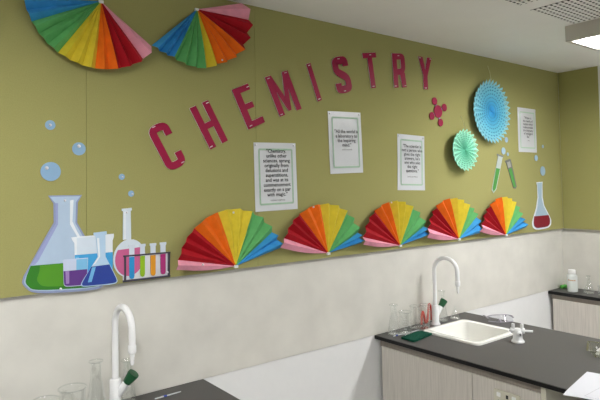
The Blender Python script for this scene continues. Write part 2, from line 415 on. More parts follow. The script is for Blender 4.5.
def _ps(self, a, b, d0, d1):
    n = len(a); k = len(self.v)
    for d in (d0, d1):
        for L in (a, b):
            for p in L: self.v.append(Vector((p[0], -d, p[2])))
    A0, B0, A1, B1 = k, k+n, k+2*n, k+3*n
    for i in range(n-1):
        self.f += [(A0+i, A0+i+1, B0+i+1, B0+i), (A1+i, A1+i+1, B1+i+1, B1+i), (A0+i, A0+i+1, A1+i+1, A1+i), (B0+i, B0+i+1, B1+i+1, B1+i)]
    self.f += [(A0, B0, B1, A1), (A0+n-1, B0+n-1, B1+n-1, A1+n-1)]
G.plate_strip = _ps
letter('C', (146.8, 129.4), (169.2, 172.6), (188.2, 163.4), (165.6, 119.8), .34, 'magenta card letter C')
letter('H', (189.6, 108.6), (210.4, 149.6), (228, 140.6), (208, 100), .33, 'magenta card letter H')
letter('E', (232.1, 90), (248.4, 129.7), (265.3, 122.2), (249, 83), .36, 'magenta card letter E')
letter('M', (264.9, 77.8), (279.9, 116.8), (301.8, 109.1), (287.4, 70.3), .235, 'magenta card letter M')
letter('I', (306, 64.1), (317.8, 101.6), (321.6, 99.9), (310.4, 62.8), 1, 'magenta card letter I')
letter('S', (331, 57.4), (337.6, 94.6), (353, 91.4), (346.4, 55.4), .36, 'magenta card letter S')
letter('T', (362.4, 53.4), (367, 88.8), (380.2, 87.5), (375.6, 52.4), .34, 'magenta card letter T')
letter('R', (391.4, 53.4), (394.4, 87.8), (406.2, 87.4), (404.2, 53.4), .34, 'magenta card letter R')
letter('Y', (418, 55.8), (419.2, 88.8), (432.4, 89.2), (431.4, 58), .31, 'magenta card letter Y')

# ================================================================== MOLECULE
def disc(g, c, r, d0, d1, n=20, ry=None):
    g.plate([Vector((c.x+r*math.cos(2*PI*i/n), 0, c.z+(ry or r)*math.sin(2*PI*i/n))) for i in range(n)], d0, d1); return g
mc = W(438.2, 111.5, .006); t = thing('molecule_cutout', 'magenta molecule cut-out of one big and four small discs', 'wall decoration', (mc.x, -.004, mc.z-.07))
for px in ((434.7, 101.2), (444.5, 107.5), (432, 116), (440.7, 122.5)):
    p = W(*px, .006); n = (p-mc).normalized(); q = Vector((n.z, 0, -n.x))*.006
    G().plate([mc-q, p-q, p+q, mc+q], .003, .0045).out('bond', M_BOND, t)
    disc(G(), p, .0225, .0045, .0065).out('atom', M_MAG, t)
disc(G(), mc, .037, .0045, .0067).out('atom', M_MAG, t, label='large magenta centre disc')

# ================================================================== POSTERS
def textmesh(name, body, size, c, d, m, parent, bold=.0, font_align='CENTER', lh=1.0, label=None, ux=Vector((1, 0, 0)), uz=Vector((0, 0, 1))):
    cu = bpy.data.curves.new('text', 'FONT'); cu.body = body; cu.size = size; cu.align_x = font_align; cu.align_y = 'CENTER'; cu.space_line = lh; cu.offset = bold
    cu.resolution_u = 2
    ob = bpy.data.objects.new('text', cu); COL.objects.link(ob); bpy.context.view_layer.update()
    me = bpy.data.meshes.new_from_object(ob.evaluated_get(bpy.context.evaluated_depsgraph_get()))
    n = ux.cross(uz)                           # towards the room
    v = [c + ux*p.co.x + uz*p.co.y + n*d for p in me.vertices]; f = [tuple(q.vertices) for q in me.polygons]
    bpy.data.objects.remove(ob); bpy.data.curves.remove(cu); bpy.data.meshes.remove(me)
    return mk(name, v, f, m, parent, label=label)
def poster(TL, BL, BR, TR, lines, by, size, top, label):
    c = [W(*p, .004) for p in (TL, BL, BR, TR)]
    cen = (c[0]+c[1]+c[2]+c[3])/4; w = .5*((c[3]-c[0]).length+(c[2]-c[1]).length); h = .5*((c[0]-c[1]).length+(c[3]-c[2]).length)
    uz = ((c[0]-c[1])+(c[3]-c[2])).normalized(); ux = Vector((uz.z, 0, -uz.x))
    t = thing('quote_poster', label, 'poster', (cen.x, -.001, cen.z-h/2), 'laminated quote posters')
    P = lambda a, b: cen + ux*(a*w/2) + uz*(b*h/2)
    # gently buckled laminated sheet
    g = G(); nx, ny = 10, 14; k = 0; ph = random.random()*6
    for dd in (0, .0006):
        for j in range(ny+1):
            for i in range(nx+1):
                a, b = -1+2*i/nx, -1+2*j/ny
                p = P(a, b); p.y = -(.0014+.0022*(1-.5*b)*(.5+.5*math.sin(2.3*b+1.5*a+ph))*.6 + dd); g.v.append(p)
    n = (nx+1)*(ny+1)
    for j in range(ny):
        for i in range(nx):
            q = j*(nx+1)+i; g.f += [(q, q+1, q+nx+2, q+nx+1), (n+q, n+q+1, n+q+nx+2, n+q+nx+1)]
    ring = [i for i in range(nx)] + [(j*(nx+1)+nx) for j in range(ny)] + [ny*(nx+1)+i for i in range(nx, 0, -1)] + [j*(nx+1) for j in range(ny, 0, -1)]
    for i in range(len(ring)):
        a, b = ring[i], ring[(i+1) % len(ring)]; g.f.append((a, b, n+b, n+a))
    sheet = g.out('sheet', M_SHEET, t, smooth=True, label='glossy white laminated sheet')
    bx, b0, b1 = .78, -.80, .80; e = .0078; d = .0052
    g = G()
    for a, b in (((-bx, b0), (bx, b0)), ((-bx, b1), (bx, b1))):
        p, q = P(*a), P(*b); g.plate([p-uz*e/2, q-uz*e/2, q+uz*e/2, p+uz*e/2], d-.0003, d)
    for s in (-bx, bx):
        p, q = P(s, b0), P(s, b1); g.plate([p-ux*e/2, p+ux*e/2, q+ux*e/2, q-ux*e/2], d-.0003, d)
    g.out('border', M_MINT, sheet, label='mint green printed border')
    textmesh('quotation', '\n'.join(lines), size, P(0, top), d+.0004, M_INK, sheet, .0003, lh=.95, ux=ux, uz=uz)
    textmesh('attribution', by[0], .0085, P(0, by[1]), d+.0004, M_INK, sheet, 0, ux=ux, uz=uz)
    for a in (-.9, .9):
        p = P(a, .93); G().lathe((p.x, -.0018, p.z), [(.0, .006), (.003, .006), (.0045, .004), (.0045, 0)], 10, (0, -1, 0)).out('pin', M_PINW, t)
poster((254, 142.5), (255.5, 212.5), (298, 208.5), (295.5, 143), ['"Chemistry,', 'unlike other', 'sciences, sprang', 'originally from', 'delusions and', 'superstitions,', 'and was at its', 'commencement', 'exactly on a par', 'with magic."'], ('THOMAS THOMSON', -.70), .0225, .11, 'laminated poster with quotation beginning "Chemistry, unlike other sciences"')
poster((327.5, 110.5), (331, 174), (363, 172.5), (361, 113), ['"All the world is', 'a laboratory to', 'the inquiring', 'mind."'], ('MARTIN FISCHER', -.24), .0235, .13, 'laminated poster with quotation beginning "All the world is"')
poster((397.5, 134), (398, 190), (425, 190.5), (424.5, 136), ['"The scientist is', 'not a person who', 'gives the right', "answers, he's", 'one who asks', 'the right', 'questions."'], ('CLAUDE LEVI-STRAUSS', -.52), .0235, .14, 'laminated poster with quotation beginning "The scientist is not"')
poster((517.5, 106.5), (519, 152), (537, 152.5), (535.5, 110), ['"Water is', 'the matrix of', 'matter which', 'made possible', 'the chemistry', 'of intelligent', 'life."'], ('A. SZENT', -.48), .0225, .12, 'laminated quotation poster between blue rosette and corner of the walls')

# ================================================================== PAPER FANS
FANC = [('pink_panel', rgb(232, 158, 178)), ('red_panel', rgb(168, 14, 30)), ('orange_panel', rgb(232, 110, 20)), ('yellow_panel', rgb(216, 196, 56)), ('green_panel', rgb(98, 174, 104)), ('blue_panel', rgb(58, 148, 208))]
for n, c in FANC: mat('tissue_'+n, c, .75, .25, (30, .08), (90, .25))
FACES = [2, 6, 4, 5, 5, 4]
def fan(apex, rim, label, faces=FACES, group='', lift=.014, amp=.026, curl=.03, flip=False):
    A = W(*apex, .012); cum = [sum(faces[:k])/sum(faces) for k in range(7)]
    R = [W(p[0], p[1], lift+amp*.4+curl*abs(2*c-1)**2.2*(1 if c < .5 else .4)) for p, c in zip(rim, cum)]
    t = thing('paper_fan', label, 'paper fan', (A.x, -.002, A.z), 'rainbow paper fans')
    folds = []; parity = 0
    total = sum(faces); idx = 0
    for k in range(6):
        v0, v1 = R[k]-A, R[k+1]-A
        a0, a1 = math.atan2(v0.z, v0.x), math.atan2(v1.z, v1.x)
        while a1-a0 > PI: a1 -= 2*PI
        while a1-a0 < -PI: a1 += 2*PI
        g = G(); n = faces[k]; NR = 7
        for i in range(n+1):
            s = i/n; a = a0+(a1-a0)*s; r = v0.length*(1-s)+v1.length*s
            par = (idx+i) % 2; gl = (idx+i)/total
            end = abs(gl*2-1)**2.2*(1 if gl < .5 else .4)
            if par == 0: r *= .978
            for j in range(NR+1):
                q = .03+.97*j/NR
                d = lift*min(1, .35+q) + (amp*q if par else 0) + curl*end*q*q
                d += .0022*q*math.sin(17*q+a*9+idx)*(.4+.6*((i*7+j*3) % 5)/5)
                g.v.append(Vector((A.x+r*q*math.cos(a), -d, A.z+r*q*math.sin(a) - (.011*math.sin(PI*min(q, .97)) if (idx+i == 0 and not flip) else 0))))
        for i in range(n):
            for j in range(NR):
                b = i*(NR+1)+j; g.f.append((b, b+1, b+NR+2, b+NR+1))
        g.out(FANC[k][0], MATS['tissue_'+FANC[k][0]], t); idx += n
    s = -1 if not flip else 1
    G().bbox((A.x-.009, -.012, A.z-.008), (A.x+.009, -.002, A.z+.004), .002).out('card_hub', M_PLASTIC, t, label='white card tab at the pivot')
    return t, A, R
def pin(t, px, d=.03, r=.0045):
    p = W(*px, d); G().sphere(p, r).out('pin', M_PINW, t, smooth=True)
f, A, R = fan((236.7, 266.2), [(176.5, 270), (178, 260), (194.5, 227.5), (218.8, 211.2), (250.5, 211.2), (273.7, 231.8), (282.5, 247.5)], 'rainbow paper fan beside the test tube rack cut-out'); pin(f, (233.5, 212.5), .022); pin(f, (203, 264.5), .045)
f, A, R = fan((329.2, 253.3), [(281, 247.5), (284.5, 238), (300, 213), (321.2, 203.7), (345.5, 210.5), (359.5, 232.5), (362.5, 243)], 'rainbow paper fan, second from the test tube rack cut-out'); pin(f, (313.5, 207), .026)
f, A, R = fan((401.2, 245.5), [(364, 244.6), (363.2, 237), (375, 210), (390.5, 201.2), (411.2, 206.2), (425.7, 226.2), (427.2, 236.4)], 'rainbow paper fan below the poster beginning "The scientist"'); pin(f, (391.5, 202.5), .022)
f, A, R = fan((460, 239), [(428, 237.6), (428.2, 228), (436.6, 205), (451.4, 198), (468, 204.6), (478, 217), (481, 233)], 'rainbow paper fan below the mint green rosette')
f, A, R = fan((507, 235), [(480.6, 231.4), (482, 224), (490.6, 204), (503, 196.4), (514.4, 202), (522, 217), (527.4, 227.4)], 'rainbow paper fan beside the red-filled flask cut-out')
fan((101.4, 1), [(153, 46), (144.5, 58.8), (116.6, 69), (96, 69), (58, 53), (31, 21), (22.5, -4)], 'larger-looking hanging rainbow fan, its blue end turned away from the title', [2, 5, 3, 6, 6, 4], lift=.025, amp=.030, curl=.02, flip=True)
f, A, R = fan((197.4, 9), [(242, 2.4), (250, 19), (242.4, 50), (219, 64), (204, 68.6), (172.6, 57), (152.6, 45)], 'hanging rainbow fan above the letters H and E, touching the other hanging fan', [2, 5, 5, 3, 6, 5], lift=.03, amp=.034, curl=.03, flip=True); pin(f, (222.5, 60), .05)

# ================================================================== ROSETTES
def rosette(c_px, r, d, n, holes, cols, label, cord_top, tilt=.0):
    c = W(*c_px, d)
    t = thing('paper_rosette', label, 'paper rosette', (c.x, -.001, c.z-r), 'hanging paper rosettes')
    bands = []
    def pt(q, a, dep):
        x = q*r*math.cos(a); z = q*r*math.sin(a)
        return Vector((c.x+x, c.y-dep+tilt*x, c.z+z))
    rings = [(.02, .34), (.34, .68), (.68, 1.0)]
    for bi, (q0, q1) in enumerate(rings):
        g = G(); m = 12
        cells = [q0+(q1-q0)*i/6 for i in range(7)]
        for k in range(2*n):
            ridge = k % 2 == 0
            aR = 2*PI*k/(2*n) if ridge else 2*PI*(k+1)/(2*n)
            aV = 2*PI*(k+1)/(2*n) if ridge else 2*PI*k/(2*n)
            D = lambda q: .002+.006*min(1, q*1.5)
            for i in range(6):
                a, b = cells[i], cells[i+1]
                last = bi == 2 and i == 5
                sq = lambda q: q0+(q-q0)*(q1-.125-q0)/(q1-q0) if bi == 2 else q      # valleys end short: zig-zag rim
                va, vb = sq(a), sq(b)
                RA, RB, VB, VA = pt(a, aR, D(a)), pt(b, aR, D(b)), pt(vb, aV, 0), pt(va, aV, 0)
                if holes and i % 2 == 1 and not last and a > .16:
                    mq = (a+b)/2; mid = pt(mq, aR, D(mq)).lerp(pt(sq(mq), aV, 0), .72)
                    s = len(g.v); g.v += [RA, mid, RB, VB, VA]; g.f += [(s, s+1, s+4), (s+1, s+3, s+4), (s+1, s+2, s+3)]
                else:
                    s = len(g.v); g.v += [RA, RB, VB, VA]; g.f.append((s, s+1, s+2, s+3))
        g.out(('centre_pleats', 'middle_pleats', 'rim_pleats')[bi], cols[bi], t)
    g = G(); nb = 2*n                       # second tissue layer seen through the cut-outs, coloured darker as their shade
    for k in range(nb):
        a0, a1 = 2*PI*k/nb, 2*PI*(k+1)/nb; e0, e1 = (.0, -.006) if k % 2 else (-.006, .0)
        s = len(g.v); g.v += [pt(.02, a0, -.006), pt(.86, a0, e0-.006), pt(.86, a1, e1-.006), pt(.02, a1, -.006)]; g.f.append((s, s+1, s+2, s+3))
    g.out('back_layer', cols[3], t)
    p = W(*cord_top, .006); q = Vector((c.x, c.y-.004, c.z+r*.97))
    G().tube([p, p.lerp(q, .5)+Vector((0, -.004, 0)), q], .0016, 6).out('cord', mat('cream_cord', rgb(196, 192, 150), .8, .2, (90, .1)), t)
    return t
def dyed(name, r, stops):
    """tissue dyed paler towards the rim"""
    m = mat(name, stops[0][1], .8, .2, (40, .08)); nt = m.node_tree; b = nt.nodes['Principled BSDF']
    tc = nt.nodes.new('ShaderNodeTexCoord'); sp = nt.nodes.new('ShaderNodeSeparateXYZ'); nt.links.new(tc.outputs['Object'], sp.inputs[0])
    sb = nt.nodes.new('ShaderNodeMath'); sb.operation = 'SUBTRACT'; sb.inputs[1].default_value = r; nt.links.new(sp.outputs[2], sb.inputs[0])
    cb_ = nt.nodes.new('ShaderNodeCombineXYZ'); nt.links.new(sp.outputs[0], cb_.inputs[0]); nt.links.new(sb.outputs[0], cb_.inputs[2])
    ln = nt.nodes.new('ShaderNodeVectorMath'); ln.operation = 'LENGTH'; nt.links.new(cb_.outputs[0], ln.inputs[0])
    dv = nt.nodes.new('ShaderNodeMath'); dv.operation = 'DIVIDE'; dv.inputs[1].default_value = r; nt.links.new(ln.outputs['Value'], dv.inputs[0])
    cr = nt.nodes.new('ShaderNodeValToRGB'); nt.links.new(dv.outputs[0], cr.inputs[0])
    el = cr.color_ramp.elements
    for k, (p, c) in enumerate(stops):
        e = el[k] if k < 2 else el.new(p)
        e.position = p; e.color = c
    nt.links.new(cr.outputs[0], b.inputs['Base Color']); return m
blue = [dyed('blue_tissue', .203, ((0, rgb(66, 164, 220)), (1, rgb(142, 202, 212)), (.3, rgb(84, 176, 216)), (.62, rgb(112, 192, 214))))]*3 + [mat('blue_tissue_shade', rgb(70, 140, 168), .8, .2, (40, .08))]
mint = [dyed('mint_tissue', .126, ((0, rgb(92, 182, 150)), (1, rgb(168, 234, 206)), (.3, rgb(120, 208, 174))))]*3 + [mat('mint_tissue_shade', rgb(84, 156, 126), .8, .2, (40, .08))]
rosette((491.6, 111.5), .203, .04, 34, True, blue, 'large sky blue pleated paper rosette with cut-out holes', (487.7, 66))
rosette((465, 150), .126, .05, 22, True, mint, 'small mint green pleated paper rosette', (461, 116))

# ================================================================== CUT-OUTS (card prints pinned on the pinboard)
def cm(name, r, g, b): return mat('print_'+name, rgb(r, g, b), .38, .45, (25, .025))
PALE = cm('pale_blue', 172, 193, 215); LAV = cm('lavender', 138, 150, 186); WHI = cm('white', 226, 232, 238)
class Cut:
    """a card cut-out; outlines come as crop pixels (scale s, offset o) of the photograph"""
    def __init__(s, off, sc, name, label, group=None, base=None, d=.003):
        s.o = off; s.s = sc; s.d = d
        p = W(*s.px(base)); s.t = thing(name, label, 'wall decoration', (p.x, -d, p.z), group)
        s.n = 0
    def px(s, q): return (q[0]/s.s+s.o[0], q[1]/s.s+s.o[1])
    def card(s, pts, m, name='card', rnd=None, r=.3):
        P = [W(*s.px(q), s.d+.0015) for q in pts]
        if rnd is not None: P = roundpoly(P, rnd, r)
        G().plate(P, s.d-.0005, s.d+.0012).out(name, m, s.t); return s
    def pr(s, name, pts, m, rnd=None, r=.3, lev=1, under=None):
        P = [W(*s.px(q), s.d+.0015) for q in pts]
        if rnd is not None: P = roundpoly(P, rnd, r)
        G().plate(P, s.d+.0012, s.d+.0012+.0003*lev).out(name, m, under or s.t); return s
    def pin(s, q, r=.0042):
        p = W(*s.px(q), s.d+.003); G().sphere(p, r).out('pin', M_PINW, s.t, smooth=True); return s
# big conical flask with green liquid
c = Cut((10, 180), 3.333, 'flask_cutout', 'big pale blue conical flask cut-out with green liquid', 'chemistry cut-outs', (150, 380), .0022)
c.card([(127, 52), (240, 50), (226, 75), (224, 142), (262, 208), (322, 335), (300, 367), (75, 381), (38, 345), (46, 320), (118, 190), (146, 142), (145, 78)], LAV, 'card', {5, 6, 7, 8}, .35)
c.pr('glass_body', [(133, 56), (234, 54), (220, 74), (218, 144), (256, 211), (314, 333), (298, 360), (76, 374), (45, 344), (52, 321), (124, 192), (153, 144), (151, 77)], PALE, {5, 6, 7, 8}, .35)
c.pr('shade_band', [(151, 77), (160, 77), (160, 148), (94, 270), (84, 282), (69, 286), (124, 192), (153, 144)], cm('lavender_shade', 150, 158, 202), lev=2)
c.pr('highlight', [(200, 68), (212, 66), (208, 138), (224, 172), (236, 192), (228, 196), (200, 148)], WHI, lev=2)
c.pr('liquid', [(69, 286), (190, 276), (296, 268), (313, 333), (297, 356), (77, 370), (50, 344), (56, 318)], cm('green_dark', 44, 122, 26), {3, 4, 5, 6}, .35, lev=3)
c.pr('liquid_highlight', [(100, 285), (190, 278), (292, 270), (302, 330), (290, 344), (110, 358), (88, 335), (98, 305)], cm('green', 78, 146, 28), {3, 4, 5, 6}, .35, lev=4)
c.pin((183, 68)); c.pin((169, 363))
O2 = ((55, 200), 4.21)
# blue beaker
c = Cut(*O2, 'beaker_cutout', 'tall beaker cut-out filled with sky blue liquid', 'chemistry cut-outs', (165, 350), .0044)
c.card([(68, 157), (90, 155), (248, 142), (248, 156), (243, 170), (243, 330), (230, 345), (98, 356), (84, 345), (82, 182), (72, 168)], WHI, 'card', {6, 7}, .4)
c.pr('glass_body', [(92, 160), (200, 151), (203, 222), (92, 231)], cm('grey_blue', 208, 220, 232))
c.pr('liquid', [(83, 232), (243, 219), (243, 330), (230, 342), (98, 352), (84, 343)], cm('sky', 62, 158, 214), {3, 4}, .4)
c.pr('highlight', [(86, 240), (100, 239), (103, 340), (88, 341)], cm('sky_light', 110, 186, 226), lev=2)
# purple beaker
c = Cut(*O2, 'beaker_cutout', 'small beaker cut-out filled with purple liquid', 'chemistry cut-outs', (85, 365), .0068)
c.card([(31, 255), (40, 251), (139, 243), (135, 352), (126, 360), (46, 366), (36, 357), (35, 268)], cm('pale_lilac', 196, 206, 228), 'card', {3, 4, 5, 6}, .35)
c.pr('liquid', [(36, 300), (136, 291), (134, 350), (126, 357), (47, 363), (38, 355)], cm('purple', 92, 50, 130), {2, 3, 4, 5}, .35)
c.pr('overlap_tint', [(90, 250), (137, 246), (136, 291), (90, 295)], cm('sky_mid', 120, 184, 222), lev=1)
c.pr('highlight', [(44, 300), (60, 299), (60, 352), (46, 353)], cm('purple_light', 156, 128, 184), lev=2)
# pink round flask
c = Cut(*O2, 'flask_cutout', 'round-bottomed flask cut-out with long neck and pink liquid', 'chemistry cut-outs', (312, 325), .0040)
circ = [(313+68*math.cos(a), 245+80*math.sin(a)-(8*math.cos(a))) for a in [-1.30+2*PI*i/28*(2*PI-.36)/(2*PI) for i in range(29)]]
c.card([(281, 37), (323, 33), (324, 42), (319, 46)] + [(321, 166)] + circ + [(286, 168)] + [(287, 48), (281, 45)], cm('frost', 208, 220, 230), 'card')
lq = [(313+60*math.cos(a), 247+73*math.sin(a)-(8*math.cos(a))) for a in [-.62+(PI+1.24)*i/20 for i in range(21)]]
c.pr('liquid', lq, cm('pink', 196, 92, 140), lev=1)
c.pr('highlight', [(291, 50), (297, 50), (298, 164), (292, 164)], WHI, lev=1)
c.pin((303, 52), .004)
# small blue conical flask
c = Cut(*O2, 'flask_cutout', 'small conical flask cut-out with dark blue liquid', 'chemistry cut-outs', (185, 362), .0092)
c.card([(162, 138), (218, 131), (219, 143), (212, 149), (213, 238), (266, 338), (256, 354), (116, 367), (107, 354), (180, 240), (172, 152), (163, 148)], cm('ice', 176, 204, 228), 'card', {5, 6, 7, 8}, .3)
c.pr('liquid', [(153, 281), (229, 271), (262, 338), (253, 350), (118, 363), (112, 352)], cm('navy', 34, 62, 148), {2, 3, 4, 5}, .3)
c.pr('highlight', [(156, 284), (172, 282), (154, 345), (138, 347)], cm('blue_hi', 110, 176, 222), lev=2)
c.pr('neck_tint', [(176, 160), (186, 160), (190, 238), (170, 268), (160, 274), (183, 238)], WHI, lev=2)
# test tube rack
c = Cut(*O2, 'tube_rack_cutout', 'test tube rack cut-out with four coloured tubes', 'chemistry cut-outs', (385, 340), .0018)
RK = cm('rack_black', 62, 60, 74)
c.card([(286, 234), (484, 217), (484, 322), (286, 346)], cm('rack_white', 214, 216, 222), 'card')
for nm, q in (('top_bar', [(286, 233), (484, 217), (484, 223), (286, 240)]), ('bottom_bar', [(285, 338), (484, 315), (484, 322), (285, 347)]), ('post', [(290, 236), (298, 236), (298, 342), (290, 343)]), ('post', [(474, 220), (482, 219), (482, 318), (474, 319)])):
    c.pr(nm, q, RK, lev=17)
for x0, x1, y0, y1, col, nm in ((309, 335, 187, 332, (38, 140, 200), 'blue'), (355, 379, 185, 323, (140, 180, 24), 'lime'), (399, 424, 182, 319, (216, 146, 22), 'amber'), (441, 466, 178, 313, (172, 44, 118), 'magenta')):
    xm = (x0+x1)/2; w = (x1-x0)/2-2
    tb = [(xm-w-3, y0+1), (xm+w+3, y0-1), (xm+w+3, y0+8), (xm+w, y0+11), (xm+w, y1-12), (xm+w*.7, y1-3), (xm, y1), (xm-w*.7, y1-2), (xm-w, y1-11), (xm-w, y0+12), (xm-w-3, y0+9)]
    c.pr('tube', tb, cm('tube_glass', 204, 214, 226), lev=14); tubeo = [o for o in bpy.data.objects if o.parent == c.t and o.name.startswith('tube')][-1]
    yl = y0+(y1-y0)*.36
    c.pr('tube_liquid', [(xm-w, yl+1), (xm+w, yl-1), (xm+w, y1-12), (xm+w*.7, y1-3), (xm, y1), (xm-w*.7, y1-2), (xm-w, y1-11)], cm('tube_'+nm, *col), lev=15, under=tubeo)
c.pin((474, 304), .0045)
# bubbles
BUB = cm('bubble', 136, 172, 204)
def bubble(x, y, r, label, pinat=None, m=BUB, rz=None):
    p = W(x, y, .003); w = (W(x+r, y, .003)-p).length; h = (W(x, y-(rz or r), .003)-p).length; w = (w+h)/2
    o = disc(G(), Vector((p.x, 0, p.z)), w, .001, .0028, 24).out('bubble_cutout', m, label=label, cat='wall decoration', group='paper bubbles', loc=(p.x, -.001, p.z))
    if pinat: G().sphere(W(pinat[0], pinat[1], .005), min(.006, w*.3)).out('pin', M_PINW, o, smooth=True)
bubble(50.3, 125, 5.0, 'pale blue paper bubble, topmost above the big green flask', (50.3, 125))
bubble(79, 148.8, 6.6, 'pale blue paper bubble by the pinboard seam', (79, 146.2))
bubble(50.8, 171.5, 9.8, 'largest pale blue paper bubble, above the big green flask', (46.8, 168))
bubble(121.8, 176.8, 3.0, 'tiny blue paper bubble, upper one above the pink flask', (122.5, 177))
bubble(131.2, 193.6, 3.0, 'tiny blue paper bubble, lower one above the pink flask', (132.5, 194))
O3 = ((480, 130), 3.636)
SB = cm('bubble_grey', 150, 180, 202)
bubble(542.9, 171, 2.6, 'grey-blue paper bubble just above the red-filled flask', None, SB, 4.4)
bubble(536.3, 158, 1.7, 'small grey-blue paper bubble halfway to the poster', None, SB, 2.8)
bubble(543, 146.5, 1.0, 'tiny grey-blue paper bubble beside the corner poster', None, SB, 1.5)
bubble(506.6, 139.8, 1.6, 'small grey-blue paper bubble at the rim of the blue rosette', None, SB, 2.5)
bubble(503.6, 150.9, 2.1, 'grey-blue paper bubble between two test tube cut-outs', None, SB, 3.3)
bubble(508, 154.2, 1.1, 'tiny grey-blue paper bubble over the dark-capped test tube', None, SB, 1.6)
# red flask
c = Cut(*O3, 'flask_cutout', 'slim flask cut-out with dark red liquid near the corner', 'chemistry cut-outs', (225, 362), .0026)
c.card([(205, 190), (228, 188), (227, 200), (228, 245), (234, 275), (260, 325), (259, 345), (248, 357), (206, 364), (192, 355), (189, 335), (204, 285), (210, 245), (208, 202)], WHI, 'card', {5, 6, 7, 8, 9, 10}, .35)
c.pr('glass_body', [(208, 193), (225, 191), (224, 245), (231, 277), (255, 322), (254, 342), (246, 352), (207, 359), (196, 351), (194, 334), (208, 287), (213, 245)], cm('steel_blue', 164, 188, 206), {4, 5, 6, 7, 8, 9}, .35)
c.pr('liquid', [(197, 314), (249, 309), (255, 324), (254, 342), (246, 351), (207, 357), (197, 350), (195, 335)], cm('crimson', 134, 14, 44), {2, 3, 4, 5, 6, 7}, .35, lev=2)
# two test tubes
c = Cut(*O3, 'test_tube_cutout', 'pale test tube cut-out with green liquid leaning towards the fans', 'chemistry cut-outs', (50, 228), .0026)
c.card([(62, 86), (86, 95), (82, 103), (60, 215), (50, 230), (43, 218), (66, 96)], cm('tube_pale', 176, 186, 182), 'card')
c.pr('liquid', [(59, 138), (73, 141), (58, 212), (50, 224), (46, 214)], cm('tube_green', 76, 152, 66))
c.pr('rim', [(62, 86), (86, 95), (84, 100), (61, 91)], cm('tube_grey', 120, 122, 122), lev=2)
c = Cut(*O3, 'test_tube_cutout', 'dark-rimmed test tube cut-out with green liquid leaning to the corner', 'chemistry cut-outs', (127, 214), .0026)
c.card([(91, 112), (109, 104), (113, 110), (134, 205), (130, 214), (122, 211), (97, 124)], cm('tube_dark', 104, 106, 100), 'card')
c.pr('liquid', [(104, 142), (115, 138), (130, 203), (127, 209), (122, 205)], cm('tube_green', 76, 152, 66))
c.pr('glass_body', [(98, 118), (109, 113), (114, 134), (103, 138)], cm('tube_mid', 150, 150, 144))

# ================================================================== TAPS
def tap(x, y, spout_dir, knob_dir, label):
    t = thing('lab_tap', label, 'tap', (x, y, ZB), 'white gooseneck lab taps')
    B = Vector((x, y, ZB)); sd = Vector(spout_dir).normalized(); kd = Vector(knob_dir).normalized()
    G().lathe(B, [(.001, 0), (.026, 0), (.026, .005), (.021, .011), (.0195, .016), (.0195, .098), (.018, .103), (.013, .106)], 24).out('column', M_TAP, t, smooth=True)
    r = .068; top = .372-.068-.0095
    pts = [B+Vector((0, 0, .1)), B+Vector((0, 0, .2))] + [B+Vector((0, 0, top))+sd*(r-r*math.cos(a))*1.0+Vector((0, 0, r*math.sin(a))) for a in [PI*i/16 for i in range(17)]]
    e = pts[-1]; pts += [e+Vector((0, 0, -.03)), e+Vector((0, 0, -.058))]
    G().tube(pts, .0112, 14).out('gooseneck', M_TAP, t, smooth=True)
    e = pts[-1]
    G().lathe(e, [(.012, .012), (.0135, .01), (.0135, -.012), (.011, -.016), (.0075, -.02), (.0085, -.026), (.0065, -.03), (.0075, -.036), (.0055, -.04), (.0065, -.046), (.004, -.054), (.001, -.054)], 16).out('nozzle', M_TAP, t, smooth=True)
    s = B+Vector((0, 0, .040)); ax = (kd+Vector((0, 0, 1.25))).normalized()
    _va = G().tube([s, s+ax*.067], [.0155, .0125], 16); va = _va.out('valve_arm', M_TAP, t, smooth=True)
    k0 = s+ax*.065
    kn = G(); prof = [(.001, 0), (.0145, 0), (.0155, .003), (.0205, .037), (.0198, .041), (.001, .042)]
    kn.lathe(k0, prof, 20, ax); kn.out('knob', M_GREENK, va, smooth=True, label='dark green knob')
p = H(435.6, 324.2)
tap(p.x, p.y, (.17, -.98, 0), (.98, -.17, 0), 'white gooseneck tap with green knob at the sink with the gas tap')
q = W(115.3, 383, -p.y)
tap(q.x, p.y, (.07, -1, 0), (.77, -.64, 0), 'white gooseneck tap with green knob between conical flasks')

# ================================================================== GLASSWARE
def profile_shell(prof, th=.0018):
    return prof + [(max(r-th, .0006), z+(th if i == 0 else 0)) for i, (r, z) in reversed(list(enumerate(prof)))]
def glassthing(name, label, x, y, prof, z=ZB, cat='glassware', grad=None, lip=True, group='laboratory glassware'):
    t = thing(name, label, cat, (x, y, z), group)
    G().lathe((x, y, z+.0006), profile_shell([(.0006, 0)]+prof), 28).out('glass_wall', M_GLASS, t, smooth=True)
    r, h = prof[-1]
    if lip: G().lathe((x, y, z+h), [(r-.0015, -.001), (r+.0012, -.001), (r+.0018, .0012), (r, .0028), (r-.0018, .0015), (r-.0015, -.001)], 28).out('lip', M_GLASSLIP, t, smooth=True)
    G().lathe((x, y, z+.0016), [(.0006, .0), (prof[0][0]*.95, .0), (prof[0][0]*.97, .003), (.0006, .0045)], 28).out('base', M_GLASSLIP, t, smooth=True)
    if grad:
        a0 = math.atan2(CAM.y-y, CAM.x-x); g = G()
        for k in range(grad):
            zz = z+.02+k*.012; rr = prof[min(2, len(prof)-1)][0]+.0004
            w = .22 if k % 2 else .4
            L = [Vector((x+rr*math.cos(a0-w+2*w*i/6), y+rr*math.sin(a0-w+2*w*i/6), zz)) for i in range(7)]
            for i in range(6):
                s = len(g.v); g.v += [L[i], L[i+1], L[i+1]+Vector((0, 0, .0018)), L[i]+Vector((0, 0, .0018))]; g.f.append((s, s+1, s+2, s+3))
        g.out('graduations', M_PLASTIC, t, label='white printed graduation marks')
    return t
